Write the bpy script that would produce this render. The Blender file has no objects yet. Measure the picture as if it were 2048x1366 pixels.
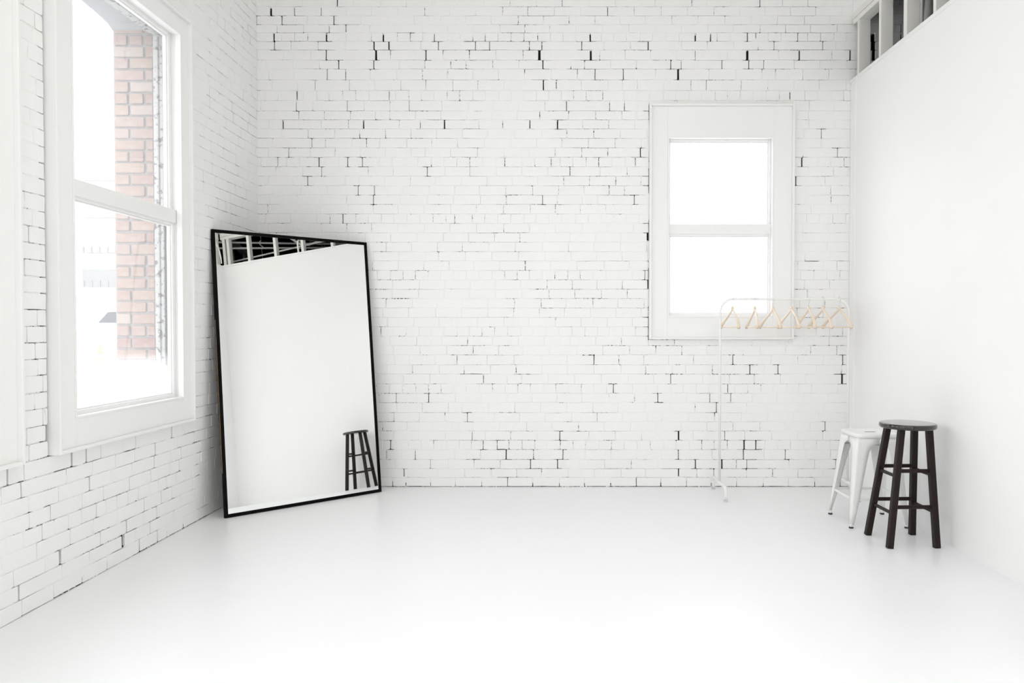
import bpy, bmesh, math, random
from mathutils import Vector, Matrix, noise
random.seed(7)
C = bpy.context.scene.collection
S = bpy.context.scene

# ------------------------------------------------------------------ camera
cam_d = bpy.data.cameras.new('camera'); cam = bpy.data.objects.new('camera', cam_d); C.objects.link(cam)
cam_d.sensor_width = 36.0; cam_d.lens = 1480 / 2048 * 36
cam_d.shift_x = -80.5 / 2048
cam_d.clip_start = 0.05; cam_d.clip_end = 500
cam.location = (0, 0, 1.3); cam.rotation_euler = (math.radians(90) - 0.0185, 0, 0)
S.camera = cam
# ------------------------------------------------------------------ light and exposure
EXPO = 0.31
SKY = 3.5
w = bpy.data.worlds.new('sky'); S.world = w; w.use_nodes = True
bg = w.node_tree.nodes['Background']; bg.inputs[0].default_value = (0.935, 0.963, 1.0, 1); bg.inputs[1].default_value = SKY
S.view_settings.view_transform = 'Standard'; S.view_settings.look = 'None'
S.view_settings.gamma = 1; S.view_settings.exposure = EXPO
S.view_settings.use_curve_mapping = False
try:
    S.cycles.max_bounces = 11; S.cycles.diffuse_bounces = 9; S.cycles.glossy_bounces = 6
    S.cycles.transparent_max_bounces = 12; S.cycles.sample_clamp_indirect = 8
except Exception: pass

def area(name, loc, rot, sx, sy, power, col=(1, 1, 1), portal=False):
    l = bpy.data.lights.new(name, 'AREA'); l.shape = 'RECTANGLE'; l.size = sx; l.size_y = sy; l.energy = power; l.color = col
    o = bpy.data.objects.new(name, l); C.objects.link(o); o.location = loc; o.rotation_euler = rot
    if portal: l.cycles.is_portal = True
    return o
R90 = math.pi / 2
# daylight portals in the openings (they only guide sampling of the sky)
area('daylight_portal', (1.5, -3.19, 1.85), (R90, 0, 0), 1.4, 3.1, 1, portal=True)
for yy in (4.2, 2.6, 1.05, -0.5, -2.05):
    area('daylight_portal', (-2.46, yy, 2.0), (R90, 0, -R90), 1.06, 2.3, 1, portal=True)
# two overhead fill lamps, added out of view to brighten the room
area('added_fill_light', (0.3, 2.0, 4.55), (0, 0, 0), 3.2, 1.4, 24, (1.0, 0.97, 0.91))
area('added_fill_light', (0.3, -1.0, 4.55), (0, 0, 0), 3.2, 1.4, 26, (1.0, 0.97, 0.91))

# ------------------------------------------------------------------ room numbers
D = 6.03          # back wall face (y)
XL = -2.39        # left wall face (x)
ZC = 4.65         # ceiling
YF = -3.2         # front wall
YP = 2.76         # front end of the partition
def XB(y): return 2.42 - 0.022 * (D - y)      # partition at the floor
def XT(y): return 2.42 + 0.012 * (D - y)      # partition at its ledge

# ------------------------------------------------------------------ helpers
def mat(name, col, rough=0.5, metal=0.0, spec=0.5, coat=0.0):
    m = bpy.data.materials.new(name); m.use_nodes = True
    b = m.node_tree.nodes['Principled BSDF']
    b.inputs['Base Color'].default_value = (*col, 1); b.inputs['Roughness'].default_value = rough
    b.inputs['Metallic'].default_value = metal; b.inputs['Specular IOR Level'].default_value = spec
    b.inputs['Coat Weight'].default_value = coat
    return m
def N(m, t, **kw):
    n = m.node_tree.nodes.new(t)
    for k, v in kw.items(): setattr(n, k, v)
    return n
def LK(m, a, b): m.node_tree.links.new(a, b)
def BS(m): return m.node_tree.nodes['Principled BSDF']
def math_n(m, op, a, b=None, c=None, clamp=False):
    n = N(m, 'ShaderNodeMath', operation=op); n.use_clamp = clamp
    for i, v in enumerate((a, b, c)):
        if v is None: continue
        if isinstance(v, (int, float)): n.inputs[i].default_value = v
        else: LK(m, v, n.inputs[i])
    return n.outputs[0]
def noise_n(m, scale, detail=3, rough=0.5, vec='Object', stretch=None):
    tc = N(m, 'ShaderNodeTexCoord'); n = N(m, 'ShaderNodeTexNoise')
    n.inputs['Scale'].default_value = scale; n.inputs['Detail'].default_value = detail; n.inputs['Roughness'].default_value = rough
    src = tc.outputs[vec]
    if stretch:
        mp = N(m, 'ShaderNodeMapping'); mp.inputs['Scale'].default_value = stretch; LK(m, src, mp.inputs[0]); src = mp.outputs[0]
    LK(m, src, n.inputs['Vector']); return n.outputs['Fac']
def geo_noise(m, scale, detail=3, rough=0.5):
    g = N(m, 'ShaderNodeNewGeometry'); n = N(m, 'ShaderNodeTexNoise')
    n.inputs['Scale'].default_value = scale; n.inputs['Detail'].default_value = detail; n.inputs['Roughness'].default_value = rough
    LK(m, g.outputs['Position'], n.inputs['Vector']); return n.outputs['Fac']
def bump(m, h, strength, dist=0.002):
    b = N(m, 'ShaderNodeBump'); b.inputs['Strength'].default_value = strength; b.inputs['Distance'].default_value = dist
    LK(m, h, b.inputs['Height']); LK(m, b.outputs[0], BS(m).inputs['Normal'])
def mixc(m, fac, a, b):
    n = N(m, 'ShaderNodeMix', data_type='RGBA')
    if isinstance(fac, (int, float)): n.inputs[0].default_value = fac
    else: LK(m, fac, n.inputs[0])
    for i, v in ((6, a), (7, b)):
        if isinstance(v, tuple): n.inputs[i].default_value = (*v, 1)
        else: LK(m, v, n.inputs[i])
    return n.outputs[2]

class MB:
    """collects shapes into one mesh"""
    def __init__(s): s.v = []; s.f = []; s.sm = []
    def add(s, vs, fs, smooth=False):
        o = len(s.v); s.v += [tuple(v) for v in vs]; s.f += [tuple(i + o for i in f) for f in fs]; s.sm += [smooth] * len(fs); return s
    def box(s, x0, x1, y0, y1, z0, z1):
        vs = [(x, y, z) for z in (z0, z1) for y in (y0, y1) for x in (x0, x1)]
        return s.add(vs, [(0, 2, 3, 1), (4, 5, 7, 6), (0, 1, 5, 4), (2, 6, 7, 3), (0, 4, 6, 2), (1, 3, 7, 5)])
    def bbox(s, x0, x1, y0, y1, z0, z1, b=0.003):
        """box with bevelled edges"""
        bm = bmesh.new(); bmesh.ops.create_cube(bm, size=1)
        for v in bm.verts: v.co = Vector(((x0 + x1) / 2 + v.co.x * (x1 - x0), (y0 + y1) / 2 + v.co.y * (y1 - y0), (z0 + z1) / 2 + v.co.z * (z1 - z0)))
        b = min(b, .45 * min(x1 - x0, y1 - y0, z1 - z0))
        bmesh.ops.bevel(bm, geom=bm.edges[:], offset=b, segments=2, affect='EDGES', profile=0.5)
        return s.frombm(bm)
    def frombm(s, bm, M=None, smooth=False):
        bm.verts.index_update()
        vs = [(M @ v.co) if M else v.co.copy() for v in bm.verts]; fs = [[v.index for v in f.verts] for f in bm.faces]
        bm.free(); return s.add(vs, fs, smooth)
    def bar(s, a, b, wx, wy, up=(0, 0, 1), bev=0.0, we=None):
        """rectangular bar from a to b; we = end (wx, wy) if tapered"""
        a = Vector(a); b = Vector(b); d = (b - a).normalized(); u = Vector(up)
        x = u.cross(d)
        if x.length < 1e-4: x = Vector((1, 0, 0)).cross(d)
        x.normalize(); y = d.cross(x)
        we = we or (wx, wy)
        def ring(p, hx, hy):
            c = bev
            if c <= 0: return [p + x * i * hx + y * j * hy for i, j in ((-1, -1), (1, -1), (1, 1), (-1, 1))]
            q = []
            for i, j in ((-1, -1), (1, -1), (1, 1), (-1, 1)):
                A = p + x * (i * (hx - c)) + y * (j * hy); B = p + x * (i * hx) + y * (j * (hy - c))
                q += ([B, A] if (i * j) > 0 and False else ([B, A] if (i, j) in ((-1, -1), (1, 1)) else [A, B]))
            return q
        r0 = ring(a, wx / 2, wy / 2); r1 = ring(b, we[0] / 2, we[1] / 2); n = len(r0)
        fs = [tuple(range(n))[::-1], tuple(range(n, 2 * n))] + [(i, (i + 1) % n, n + (i + 1) % n, n + i) for i in range(n)]
        return s.add(r0 + r1, fs)
    def tube(s, pts, r, seg=10, cap=True, radii=None):
        pts = [Vector(p) for p in pts]; vs = []; fs = []
        prev = None
        for i, p in enumerate(pts):
            t = (pts[min(i + 1, len(pts) - 1)] - pts[max(i - 1, 0)]).normalized()
            if prev is None:
                x = t.cross(Vector((0, 0, 1)))
                if x.length < 1e-3: x = t.cross(Vector((0, 1, 0)))
            else: x = prev - t * prev.dot(t)
            x.normalize(); prev = x; y = t.cross(x); rr = radii[i] if radii else r
            for k in range(seg):
                a = 2 * math.pi * k / seg; vs.append(p + x * math.cos(a) * rr + y * math.sin(a) * rr)
        for i in range(len(pts) - 1):
            for k in range(seg):
                a = i * seg + k; b = i * seg + (k + 1) % seg; fs.append((a, b, b + seg, a + seg))
        s.add(vs, fs, True)
        if cap:
            o = len(s.v) - len(vs); s.f += [tuple(o + k for k in range(seg))[::-1], tuple(o + len(vs) - seg + k for k in range(seg))]; s.sm += [False, False]
        return s
    def lathe(s, prof, c=(0, 0, 0), seg=48, smooth=True):
        """prof = [(r, z)] bottom to top, closed with caps"""
        vs = []; fs = []
        for r, z in prof:
            for k in range(seg):
                a = 2 * math.pi * k / seg; vs.append((c[0] + r * math.cos(a), c[1] + r * math.sin(a), c[2] + z))
        for i in range(len(prof) - 1):
            for k in range(seg):
                a = i * seg + k; b = i * seg + (k + 1) % seg; fs.append((a, b, b + seg, a + seg))
        o = len(s.v); s.add(vs, fs, smooth)
        s.f += [tuple(o + k for k in range(seg))[::-1], tuple(o + len(vs) - seg + k for k in range(seg))]; s.sm += [False, False]
        return s
    def prism(s, poly, axis, a, b):
        """poly of 2D points extruded along axis ('x','y','z') from a to b"""
        def P(p, t): return {'x': (t, p[0], p[1]), 'y': (p[0], t, p[1]), 'z': (p[0], p[1], t)}[axis]
        n = len(poly); vs = [P(p, a) for p in poly] + [P(p, b) for p in poly]
        fs = [tuple(range(n)), tuple(range(n, 2 * n))[::-1]] + [(i, n + i, n + (i + 1) % n, (i + 1) % n) for i in range(n)]
        return s.add(vs, fs)
    def build(s, name, m, parent=None, fix=True):
        me = bpy.data.meshes.new(name); me.from_pydata(s.v, [], s.f); me.update()
        if fix:
            bm = bmesh.new(); bm.from_mesh(me); bmesh.ops.recalc_face_normals(bm, faces=bm.faces); bm.to_mesh(me); bm.free()
        me.polygons.foreach_set('use_smooth', s.sm)
        me.materials.append(m)
        o = bpy.data.objects.new(name, me); C.objects.link(o)
        if parent: o.parent = parent
        return o
def empty(name, loc, rz=0, parent=None, M=None):
    o = bpy.data.objects.new(name, None); C.objects.link(o); o.empty_display_size = .1
    if M is not None: o.matrix_world = M
    else: o.location = loc; o.rotation_euler = (0, 0, rz)
    if parent: o.parent = parent
    return o
def tag(o, label=None, cat=None, group=None, kind=None):
    if label: o['label'] = label
    if cat: o['category'] = cat
    if group: o['group'] = group
    if kind: o['kind'] = kind
    return o

# ------------------------------------------------------------------ materials
def white_paint(name, col, rough=0.5, bs=0.15, sc=40, dist=0.002):
    m = mat(name, col, rough, spec=0.4)
    bump(m, geo_noise(m, sc, 4, .55), bs, dist)
    v = geo_noise(m, 2.3, 2)
    LK(m, mixc(m, v, tuple(c * .985 for c in col), tuple(min(1, c * 1.01) for c in col)), BS(m).inputs['Base Color'])
    return m
M_brick = white_paint('painted_brick', (0.876, 0.874, 0.868), 0.5, 0.8, 48, 0.0035)
M_trim = mat('white_trim_paint', (0.87, 0.868, 0.862), 0.38)
bump(M_trim, geo_noise(M_trim, 25, 3), 0.06, 0.002)
M_wallboard = white_paint('painted_drywall', (0.897, 0.894, 0.888), 0.6, 0.05, 8, 0.004)
M_plaster = mat('white_plaster', (0.86, 0.855, 0.845), 0.7)
M_ceil = mat('old_ceiling_paint', (0.78, 0.765, 0.74), 0.8)
M_stud = mat('white_painted_lumber', (0.80, 0.79, 0.76), 0.5)
bump(M_stud, noise_n(M_stud, 6, 4, .6, stretch=(20, 20, 1)), 0.2, 0.002)
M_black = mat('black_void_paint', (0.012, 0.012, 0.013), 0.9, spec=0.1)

M_floor = mat('white_epoxy_floor', (0.87, 0.885, 0.895), 0.33, spec=0.45)
scuff = math_n(M_floor, 'MULTIPLY', math_n(M_floor, 'SUBTRACT', geo_noise(M_floor, 0.9, 6, .65), 0.5, clamp=True), .35)
LK(M_floor, mixc(M_floor, scuff, (0.875, 0.885, 0.897), (0.74, 0.745, 0.75)), BS(M_floor).inputs['Base Color'])
bump(M_floor, geo_noise(M_floor, 3.5, 3), 0.04, 0.003)

# joints: white paint over mortar, unpainted grimy mortar where the paint never reached
M_joint = mat('painted_mortar', (0.82, 0.82, 0.80), 0.7, spec=0.2)
at = N(M_joint, 'ShaderNodeAttribute'); at.attribute_name = 'grime'
fine = geo_noise(M_joint, 62, 3, .75)
gm = math_n(M_joint, 'ADD', at.outputs['Fac'], math_n(M_joint, 'MULTIPLY', math_n(M_joint, 'SUBTRACT', fine, 0.5), 2.6))
gm = math_n(M_joint, 'DIVIDE', math_n(M_joint, 'SUBTRACT', gm, 0.50), 0.22, clamp=True)
LK(M_joint, mixc(M_joint, gm, (0.86, 0.855, 0.845), (0.02, 0.019, 0.018)), BS(M_joint).inputs['Base Color'])

def glass_mat(name, haze_z0=None, haze_z1=None, base_haze=0.0):
    m = bpy.data.materials.new(name); m.use_nodes = True; nt = m.node_tree; nt.nodes.clear()
    out = nt.nodes.new('ShaderNodeOutputMaterial'); tr = nt.nodes.new('ShaderNodeBsdfTransparent'); gl = nt.nodes.new('ShaderNodeBsdfGlossy')
    gl.inputs['Roughness'].default_value = 0.02; lw_ = nt.nodes.new('ShaderNodeLayerWeight'); lw_.inputs[0].default_value = .5
    fr_ = math_n(m, 'MULTIPLY_ADD', math_n(m, 'POWER', lw_.outputs['Facing'], 5.0), .9, .04)
    mx = nt.nodes.new('ShaderNodeMixShader'); nt.links.new(fr_, mx.inputs[0]); nt.links.new(tr.outputs[0], mx.inputs[1]); nt.links.new(gl.outputs[0], mx.inputs[2])
    if haze_z0 is not None:   # painted glare: translucent white haze over the pane, thickest along its bottom edge
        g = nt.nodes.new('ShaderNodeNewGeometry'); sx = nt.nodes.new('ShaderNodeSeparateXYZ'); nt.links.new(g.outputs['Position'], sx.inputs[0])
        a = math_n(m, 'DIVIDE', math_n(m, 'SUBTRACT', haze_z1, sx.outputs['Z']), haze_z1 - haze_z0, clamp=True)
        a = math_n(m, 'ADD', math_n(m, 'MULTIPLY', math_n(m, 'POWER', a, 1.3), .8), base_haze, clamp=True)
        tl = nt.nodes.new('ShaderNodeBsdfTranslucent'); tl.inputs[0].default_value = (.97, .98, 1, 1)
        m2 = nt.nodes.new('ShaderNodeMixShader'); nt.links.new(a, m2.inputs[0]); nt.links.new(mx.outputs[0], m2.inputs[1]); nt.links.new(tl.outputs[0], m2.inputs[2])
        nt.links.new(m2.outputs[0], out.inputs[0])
    else: nt.links.new(mx.outputs[0], out.inputs[0])
    return m
M_glass = glass_mat('window_glass')
M_glass_low = glass_mat('glare_hazed_glass', 0.87, 1.16, 0.07)
M_glass_up = glass_mat('faint_glare_hazed_glass', 0.0, 0.001, 0.07)

# ------------------------------------------------------------------ painted brick walls
# course edges measured from the wall, bottom to top (metres)
def zof(py): return 1.3 + (655.6 - py) * D / 1480
edges_px = [976.3, 955.9, 938.3, 919.7, 899.9, 881.2, 862.5, 843.9, 825.6, 805.4, 786.8, 768, 748.3, 729.7, 709.9]
n_mid = 24
edges_px += [709.9 - (709.9 - 260) * k / n_mid for k in range(1, n_mid + 1)]
edges_px += [242, 224.5, 204, 184, 163, 141.5, 124, 104, 87, 70, 54, 36.6, 18.8, 0.5]
edges_px += [0.5 - 17.6 * k for k in range(1, 9)]
ZE = [max(0.002, zof(p)) for p in edges_px]
ZE[0] = 0.002
HEADER_ROWS = {4, 10, 16, 22, 28, 34, 41, 47, 53, 59}

def outline(L, h, rnd):
    """front outline of one brick centred on 0, corners knocked off, edges wobbling"""
    c = [rnd.uniform(.002, .006) for _ in range(4)]; j = lambda s=.0009: rnd.uniform(-s, s)
    a, b = L / 2, h / 2
    return [(-a + c[0], -b + j()), (j(.01) - a * .3, -b + j(.0016)), (j(.01) + a * .35, -b + j(.0016)), (a - c[1], -b + j()), (a + j(), -b + c[1]), (a + j(), b - c[2]), (a - c[2], b + j()),
            (j(.01) + a * .3, b + j(.0016)), (j(.01) - a * .35, b + j(.0016)), (-a + c[3], b + j()), (-a + j(), b - c[3]), (-a + j(), -b + c[0])]
def brick_geo(L, h, rnd, proud=None, depth=.014, bev=.0016):
    o = outline(L, h, rnd); n = len(o)
    p = rnd.uniform(0, .0022) if proud is None else proud; bev *= rnd.uniform(.4, 1.5)
    tu, tw = rnd.uniform(-.006, .006), rnd.uniform(-.012, .012)
    ins = lambda q: (q[0] * (1 - 2 * bev / L), q[1] * (1 - 2 * bev / h))
    vs = [(ins(q)[0], p + tu * q[0] + tw * q[1], ins(q)[1]) for q in o] + [(q[0], p - bev + tu * q[0] + tw * q[1], q[1]) for q in o] + [(q[0], -depth, q[1]) for q in o]
    fs = [tuple(range(n))] + [(i + k * n, i + (k + 1) * n, (i + 1) % n + (k + 1) * n, (i + 1) % n + k * n) for k in (0, 1) for i in range(n)]
    return vs, fs

def openness(t, z, seed):
    n1 = noise.noise(Vector((t * 1.7 + seed, z * 2.2, seed))) * .6 + noise.noise(Vector((t * 7 + seed, z * 9, 3 + seed))) * .7
    n2 = noise.noise(Vector((t * 19 + seed, z * 19, 9 + seed)))
    return min(1, max(0, (n1 + .16 + .55 * n2) * 2.0))
def layout(t0, t1, rows, voids, holes, rnd, joint=.0040):
    """list of bricks (tc, zc, L, h). voids: rects (t0,t1,z0,z1). holes: (t, z, width) open perpends"""
    out = []; gaps = []
    for r in rows:
        z0, z1 = ZE[r], ZE[r + 1]; zc = (z0 + z1) / 2
        unit = .1045 if r in HEADER_ROWS else .2105
        t = t0 - rnd.random() * unit; js = []
        while t < t1 + unit:
            js.append([t, joint * rnd.uniform(.7, 1.5)])
            t += unit * rnd.uniform(.955, 1.045)
            if rnd.random() < .05: t -= unit * .45 if unit > .2 else 0
        for (ht, hz, hw) in holes:
            if z0 <= hz < z1:
                k = min(range(len(js)), key=lambda i: abs(js[i][0] - ht))
                js[k] = [ht, max(hw, .005)]; gaps.append((ht, z0, z1, hw))
        js.sort()
        for a, b in zip(js, js[1:]):
            x0, x1 = a[0] + a[1] / 2, b[0] - b[1] / 2
            x0, x1 = max(x0, t0), min(x1, t1)
            segs = [(x0, x1, z0 + joint / 2 * rnd.uniform(.5, 1.5), z1 - joint / 2 * rnd.uniform(.5, 1.5))]
            for (v0, v1, w0, w1) in voids:
                ns = []
                for (p, q, g, h) in segs:
                    if q <= v0 or p >= v1 or h <= w0 or g >= w1: ns.append((p, q, g, h)); continue
                    if g < w0 - .012: ns.append((p, q, g, w0)) if (p >= v0 and q <= v1) else None
                    if h > w1 + .012 and (p >= v0 and q <= v1): ns.append((p, q, w1, h))
                    if p < v0 - .012: ns.append((p, v0, g, h))
                    if q > v1 + .012: ns.append((v1, q, g, h))
                segs = ns
            for (p, q, g, h) in segs:
                if q - p > .014 and h - g > .01: out.append(((p + q) / 2, (g + h) / 2, q - p, h - g))
    return out, gaps

def make_wall(name, M, t0, t1, ztop_row, voids, holes, beds, score, rnd, mbrick, to_t, extra_dark=None, thick=True, solid_boxes=(), nparts=300, seed=0.0, sub=None):
    """M maps (u,d,w) to the world; u = sgn * t"""
    sg = to_t
    bricks, gaps = layout(t0, t1, range(ztop_row), voids, holes, rnd)
    # mortar bed: grid with real relief, flush where paint filled the joint, recessed where it did not
    cell = .026; nt_ = int((t1 - t0) / cell) + 1; ztop = ZE[ztop_row]; nz = int(ztop / cell) + 1
    vs = []; gr = []
    for j in range(nz + 1):
        for i in range(nt_ + 1):
            t = t0 + (t1 - t0) * i / nt_; z = ztop * j / nz
            open_ = openness(t, z, seed)
            d = -.0002 - .0075 * open_; g = .60 * open_ - .06
            if z < .03: g += .75
            for (ht, a, b, hw) in gaps:
                if hw > 0 and a + .004 < z < b - .004 and abs(t - ht) < .03: d = min(d, -.012 if hw < .008 else -.03); g = max(g, .75 if hw < .0045 else 1.5)
            for (a, b, bz) in beds:
                if abs(z - bz) < .026 and a - .012 < t < b + .012: d = min(d, -.012); g = max(g, 1.15)
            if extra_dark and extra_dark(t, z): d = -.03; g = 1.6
            vs.append((sg * t, d, z)); gr.append(g)
    fs = []
    for j in range(nz):
        for i in range(nt_):
            tc = t0 + (t1 - t0) * (i + .5) / nt_; zc = ztop * (j + .5) / nz
            if any(a + .03 < tc < b - .03 and c + .03 < zc < e - .03 for a, b, c, e in voids): continue
            a = j * (nt_ + 1) + i; fs.append((a, a + 1, a + nt_ + 2, a + nt_ + 1))
    if sg < 0: fs = [f[::-1] for f in fs]
    me = bpy.data.meshes.new(name); 
    nb = len(vs)
    mbx = MB()
    for b in solid_boxes:
        u0, u1 = sorted((sg * b[0], sg * b[1])); mbx.box(u0, u1, b[2], b[3], b[4], b[5])
    vs += mbx.v; fs += [tuple(i + nb for i in f) for f in mbx.f]; gr += [0.0] * len(mbx.v)
    me.from_pydata(vs, [], fs); me.update()
    at = me.attributes.new('grime', 'FLOAT', 'POINT'); at.data.foreach_set('value', gr)
    me.materials.append(M_joint)
    wall = bpy.data.objects.new(name, me); C.objects.link(wall); wall.matrix_world = M; tag(wall, kind='structure')
    # the bricks
    bricks.sort(key=lambda b: -score(b[0], b[1]) * b[2] * b[3])
    near, rest = bricks[:nparts], bricks[nparts:]
    pools = {}
    for (tc, zc, L, h) in near:
        kL = round(L / .02) * .02 or .02; kL = max(kL, .02); key = (kL, rnd.randrange(3 if kL < .19 else 8))
        if key not in pools:
            v, f = brick_geo(kL, .072, rnd); m_ = bpy.data.meshes.new('brick'); m_.from_pydata(v, [], f); m_.update(); m_.materials.append(mbrick); pools[key] = m_
        o = bpy.data.objects.new('brick', pools[key]); C.objects.link(o); o.parent = wall
        o.location = (sg * tc, rnd.uniform(-.0006, .0014), zc); o.scale = (L / kL, 1, h / .072)
    v_, f_ = [], []
    for (tc, zc, L, h) in rest:
        v, f = brick_geo(L, h, rnd); o_ = len(v_)
        v_ += [(sg * tc + a, b, zc + c) for a, b, c in v]; f_ += [tuple(i + o_ for i in q) for q in f]
    me = bpy.data.meshes.new('further_bricks'); me.from_pydata(v_, [], f_); me.update(); me.materials.append(mbrick)
    o = bpy.data.objects.new('further_bricks', me); C.objects.link(o); o.parent = wall; o['kind'] = 'stuff'
    return wall

def bx_(px): return (px - 1104.5) * D / 1480
hp = [(546,25,4),(517,45,2),(568,46,2),(593,27,1.5),(646,27,1.5),(678,6,2),(671,44,2),(695,60,1.5),(552,82,3),(656,78,3),(553,97,2),(769,76,3),(750.6,95,2.5),(780,95,2.5),(754.5,114,4),(655.5,116,2),(680,131,2),(750,131,2),(870.5,76,1.5),(878.5,95,1.5),(853.5,114,2),(597,194,2),(569,252,2.5),(729,250,2.5),(890,248,3),
(971.5,76,1),(952,93,1.5),(980,93,1),(1075.5,76,1),(1059,95,1),(1084,95,1),(1079,112,5),(1086,130,2),(1180,77,3),(1163,95,1.5),(1181,112,4),(1087,170,2),(1115,248,2.5),(1060,248,2),(1006,248,1),(1285,95,1.5),(1295,95,2),(1189.5,149,1),(1245.5,149,1.5),(1133,210,1.5),
(1314,130,6),(1340,130,1.5),(1360.6,131,1),(1354.8,149,4),(1388.5,73,3),(1419,76,2),(1388.5,112,1),(1492,114,5),(1492,76,2),(1495,130,1.5),(1595.4,112,3),(1592,78,1.5),(1696.4,113,3),(1415,130,1),(1441.8,130,1.5),(1577,192,1.5),(1545,95,1.5),
(1188,722,1.5),(1502,738,5),(1509.5,738,1),(1556.5,738,2),(1686,722,2),(1358,875,3),(1489.5,892,3),(1513,892,2),(1488,910,2),(1466,722,1.5),(1392,932,2),(1445,932,3),(1495,932,1.5),(1335,945,2),(1358,950,2.5),(1433.5,815,1.5),(1462,797,1),(1316,797,1.5),(1227,780,1.5),(1685,760,4),(1572,911,1.5),(1357.5,911,1.5),
(1601.5,324,3),(1590,363,2),(1280,302,2),(1268,397,1.5),(687,436,2),(617,355,1.5),(633,180,1),(914,721,1),(857,797,1.5),(792,797,1),(967,758,1),(1000,892,1.5),(780,890,1.5),(1012,912,2),(1126,912,1.5),(994,892,1),(1061,932,1.5),(1115,932,1.5),(807,948,1.5),(1085,398,1.2),(910,430,1),(640,320,2),(697,322,1.5),(558,320,1),(1010,322,1),(1205,190,1),(1248,215,1),(820,215,1),(748,395,1.5),(1490,500,1),(1640,265,1.2),(1500,745,2),(1741,85,9),(1742,104,9),(1743,122,7),(1797,68,2),(1797,82,3)]
rh = random.Random(77)
hp = [(rh.uniform(525, 1690), (rh.uniform(5, 400) if k % 3 else rh.uniform(700, 960)), rh.choice((.7, .8, 1, 1.3))) for k in range(60)] + hp
# (positions inside the window casing are dropped by the layout)
bedp = [(748,780,83),(751,776,102),(783,795,102),(645,670,104),(625,650,88),(532,549,91),(852,900,99),(936,992,80),(933,946,99),(955,978,99),(1059,1084,99),(1052,1097,136),(1135,1196,136),(1388,1420,81),(1498,1518,101),(1489,1513,63),(1525,1542,141),(1614,1633,522.6),(1670,1684,752),(710,730,272),(920,960,748),(1420,1445,826),(1485,1520,880),(755,765,975),(1000,1030,955),(800,825,62)]
holesB = [(bx_(x), zof(y), wpx * D / 1480 * 1.0) for x, y, wpx in hp]
bedsB = [(bx_(a), bx_(b), min(ZE, key=lambda z: abs(z - zof(y)))) for a, b, y in bedp]
# window openings (t0,t1,z0,z1) = outside of the casing
WB = (0.785, 1.952, 1.207, 3.103)
WL1 = (3.505, 4.845, 0.693, 3.285); WL2 = (1.935, 3.275, 0.693, 3.285)
TOPROW = len(ZE) - 1
MBk = Matrix.Translation((0, D, 0)) @ Matrix.Rotation(math.pi, 4, 'Z')
rb = random.Random(11)
def void_of(wn, m=.004): return (wn[0] - m, wn[1] + m, wn[2] - m, wn[3] + m)
t0b, t1b = XL - .01, 3.4
vB = void_of(WB)
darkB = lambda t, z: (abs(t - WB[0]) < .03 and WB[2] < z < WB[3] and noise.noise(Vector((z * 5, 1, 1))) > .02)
wall_back = make_wall('wall_back', MBk, t0b, t1b, TOPROW, [vB], holesB, bedsB,
    lambda t, z: (1 if t < 2.38 and z < 3.9 else .01) / (1 + .2 * (t * t + (z - 1.3) ** 2)), rb, M_brick, -1, extra_dark=darkB,
    solid_boxes=[(t0b - .4, WB[0] + .02, -.4, -.034, 0, 4.7), (WB[1] - .02, 5.3, -.4, -.034, 0, 4.7), (WB[0] + .02, WB[1] - .02, -.4, -.034, 0, WB[2] + .02), (WB[0] + .02, WB[1] - .02, -.4, -.034, WB[3] - .02, 4.7)], seed=2.0)

rlh = random.Random(9)
# left wall (y runs along it)
def ly(px, py):      # y on the left wall face from a pixel column
    return -XL * 1480 / (1104.5 - px)
def lz(px, py): return 1.3 + (655.6 - py) * ly(px, py) / 1480
hl = [(rlh.uniform(0, 440), rlh.uniform(860, 1200), rlh.uniform(1, 2)) for _ in range(30)] + [(rlh.uniform(400, 510), rlh.uniform(20, 440), rlh.uniform(1, 1.6)) for _ in range(26)] + [(176,957,3),(141,932,4),(170,926,3),(307.5,888,3),(306,917,2),(342,873,3),(249,1063,3),(242,1089,9),(311,1073,3),(274.5,1089,3),(256,1016,2),(188.5,1034,2),(79,1052,2),(97,1016,2),(31,1180,3),(11,968,3),(115,1120,5),(440,40,2),(447,16,3),(490,60,2),(500,68,3),(505,80,2),(470,245,2),(480,275,1),(60,480,2),(70,700,1.5),(75,640,2),(405,20,2),(425,100,2),(456,240,1),(420,680,1.5),(425,300,1),(135,1060,2),(196,1085,2),(285,1000,2),(360,915,2),(395,930,2),(330,975,1.5)]
holesL = [(ly(x, y), lz(x, y), wpx * .0035) for x, y, wpx in hl]
bl = [(249,269,1052),(293,311,1061),(113,135,950),(238,278,920),(228,245,1092),(400,412,125),(108,135,916),(205,240,1145),(465,478,115),(180,205,905)]
bedsL = [(min(ly(a, y), ly(b, y)), max(ly(a, y), ly(b, y)), min(ZE, key=lambda z: abs(z - lz((a + b) / 2, y)))) for a, b, y in bl]
MLf = Matrix.Translation((XL, 0, 0)) @ Matrix.Rotation(-R90, 4, 'Z')
rl = random.Random(23)
YL0 = 1.9
LW = [WL1, WL2, (0.365, 1.705, .693, 3.285), (-1.205, .135, .693, 3.285), (-2.775, -1.435, .693, 3.285)]
sb = []
prev_y = YF - .4
for wn in sorted(LW, key=lambda q: q[0]):
    sb.append((prev_y, wn[0] + .155, -.385, -.034, 0, 4.7)); prev_y = wn[1] - .1
    sb.append((wn[0] + .15, wn[1] - .1, -.385, -.034, 0, wn[2] + .15)); sb.append((wn[0] + .15, wn[1] - .1, -.385, -.034, wn[3] + .12, 4.7))
    sb.append((wn[0] + .15, wn[1] - .1, -.12, -.034, wn[3] - .11, wn[3] + .12))
sb.append((prev_y, D + .4, -.385, -.034, 0, 4.7))
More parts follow.
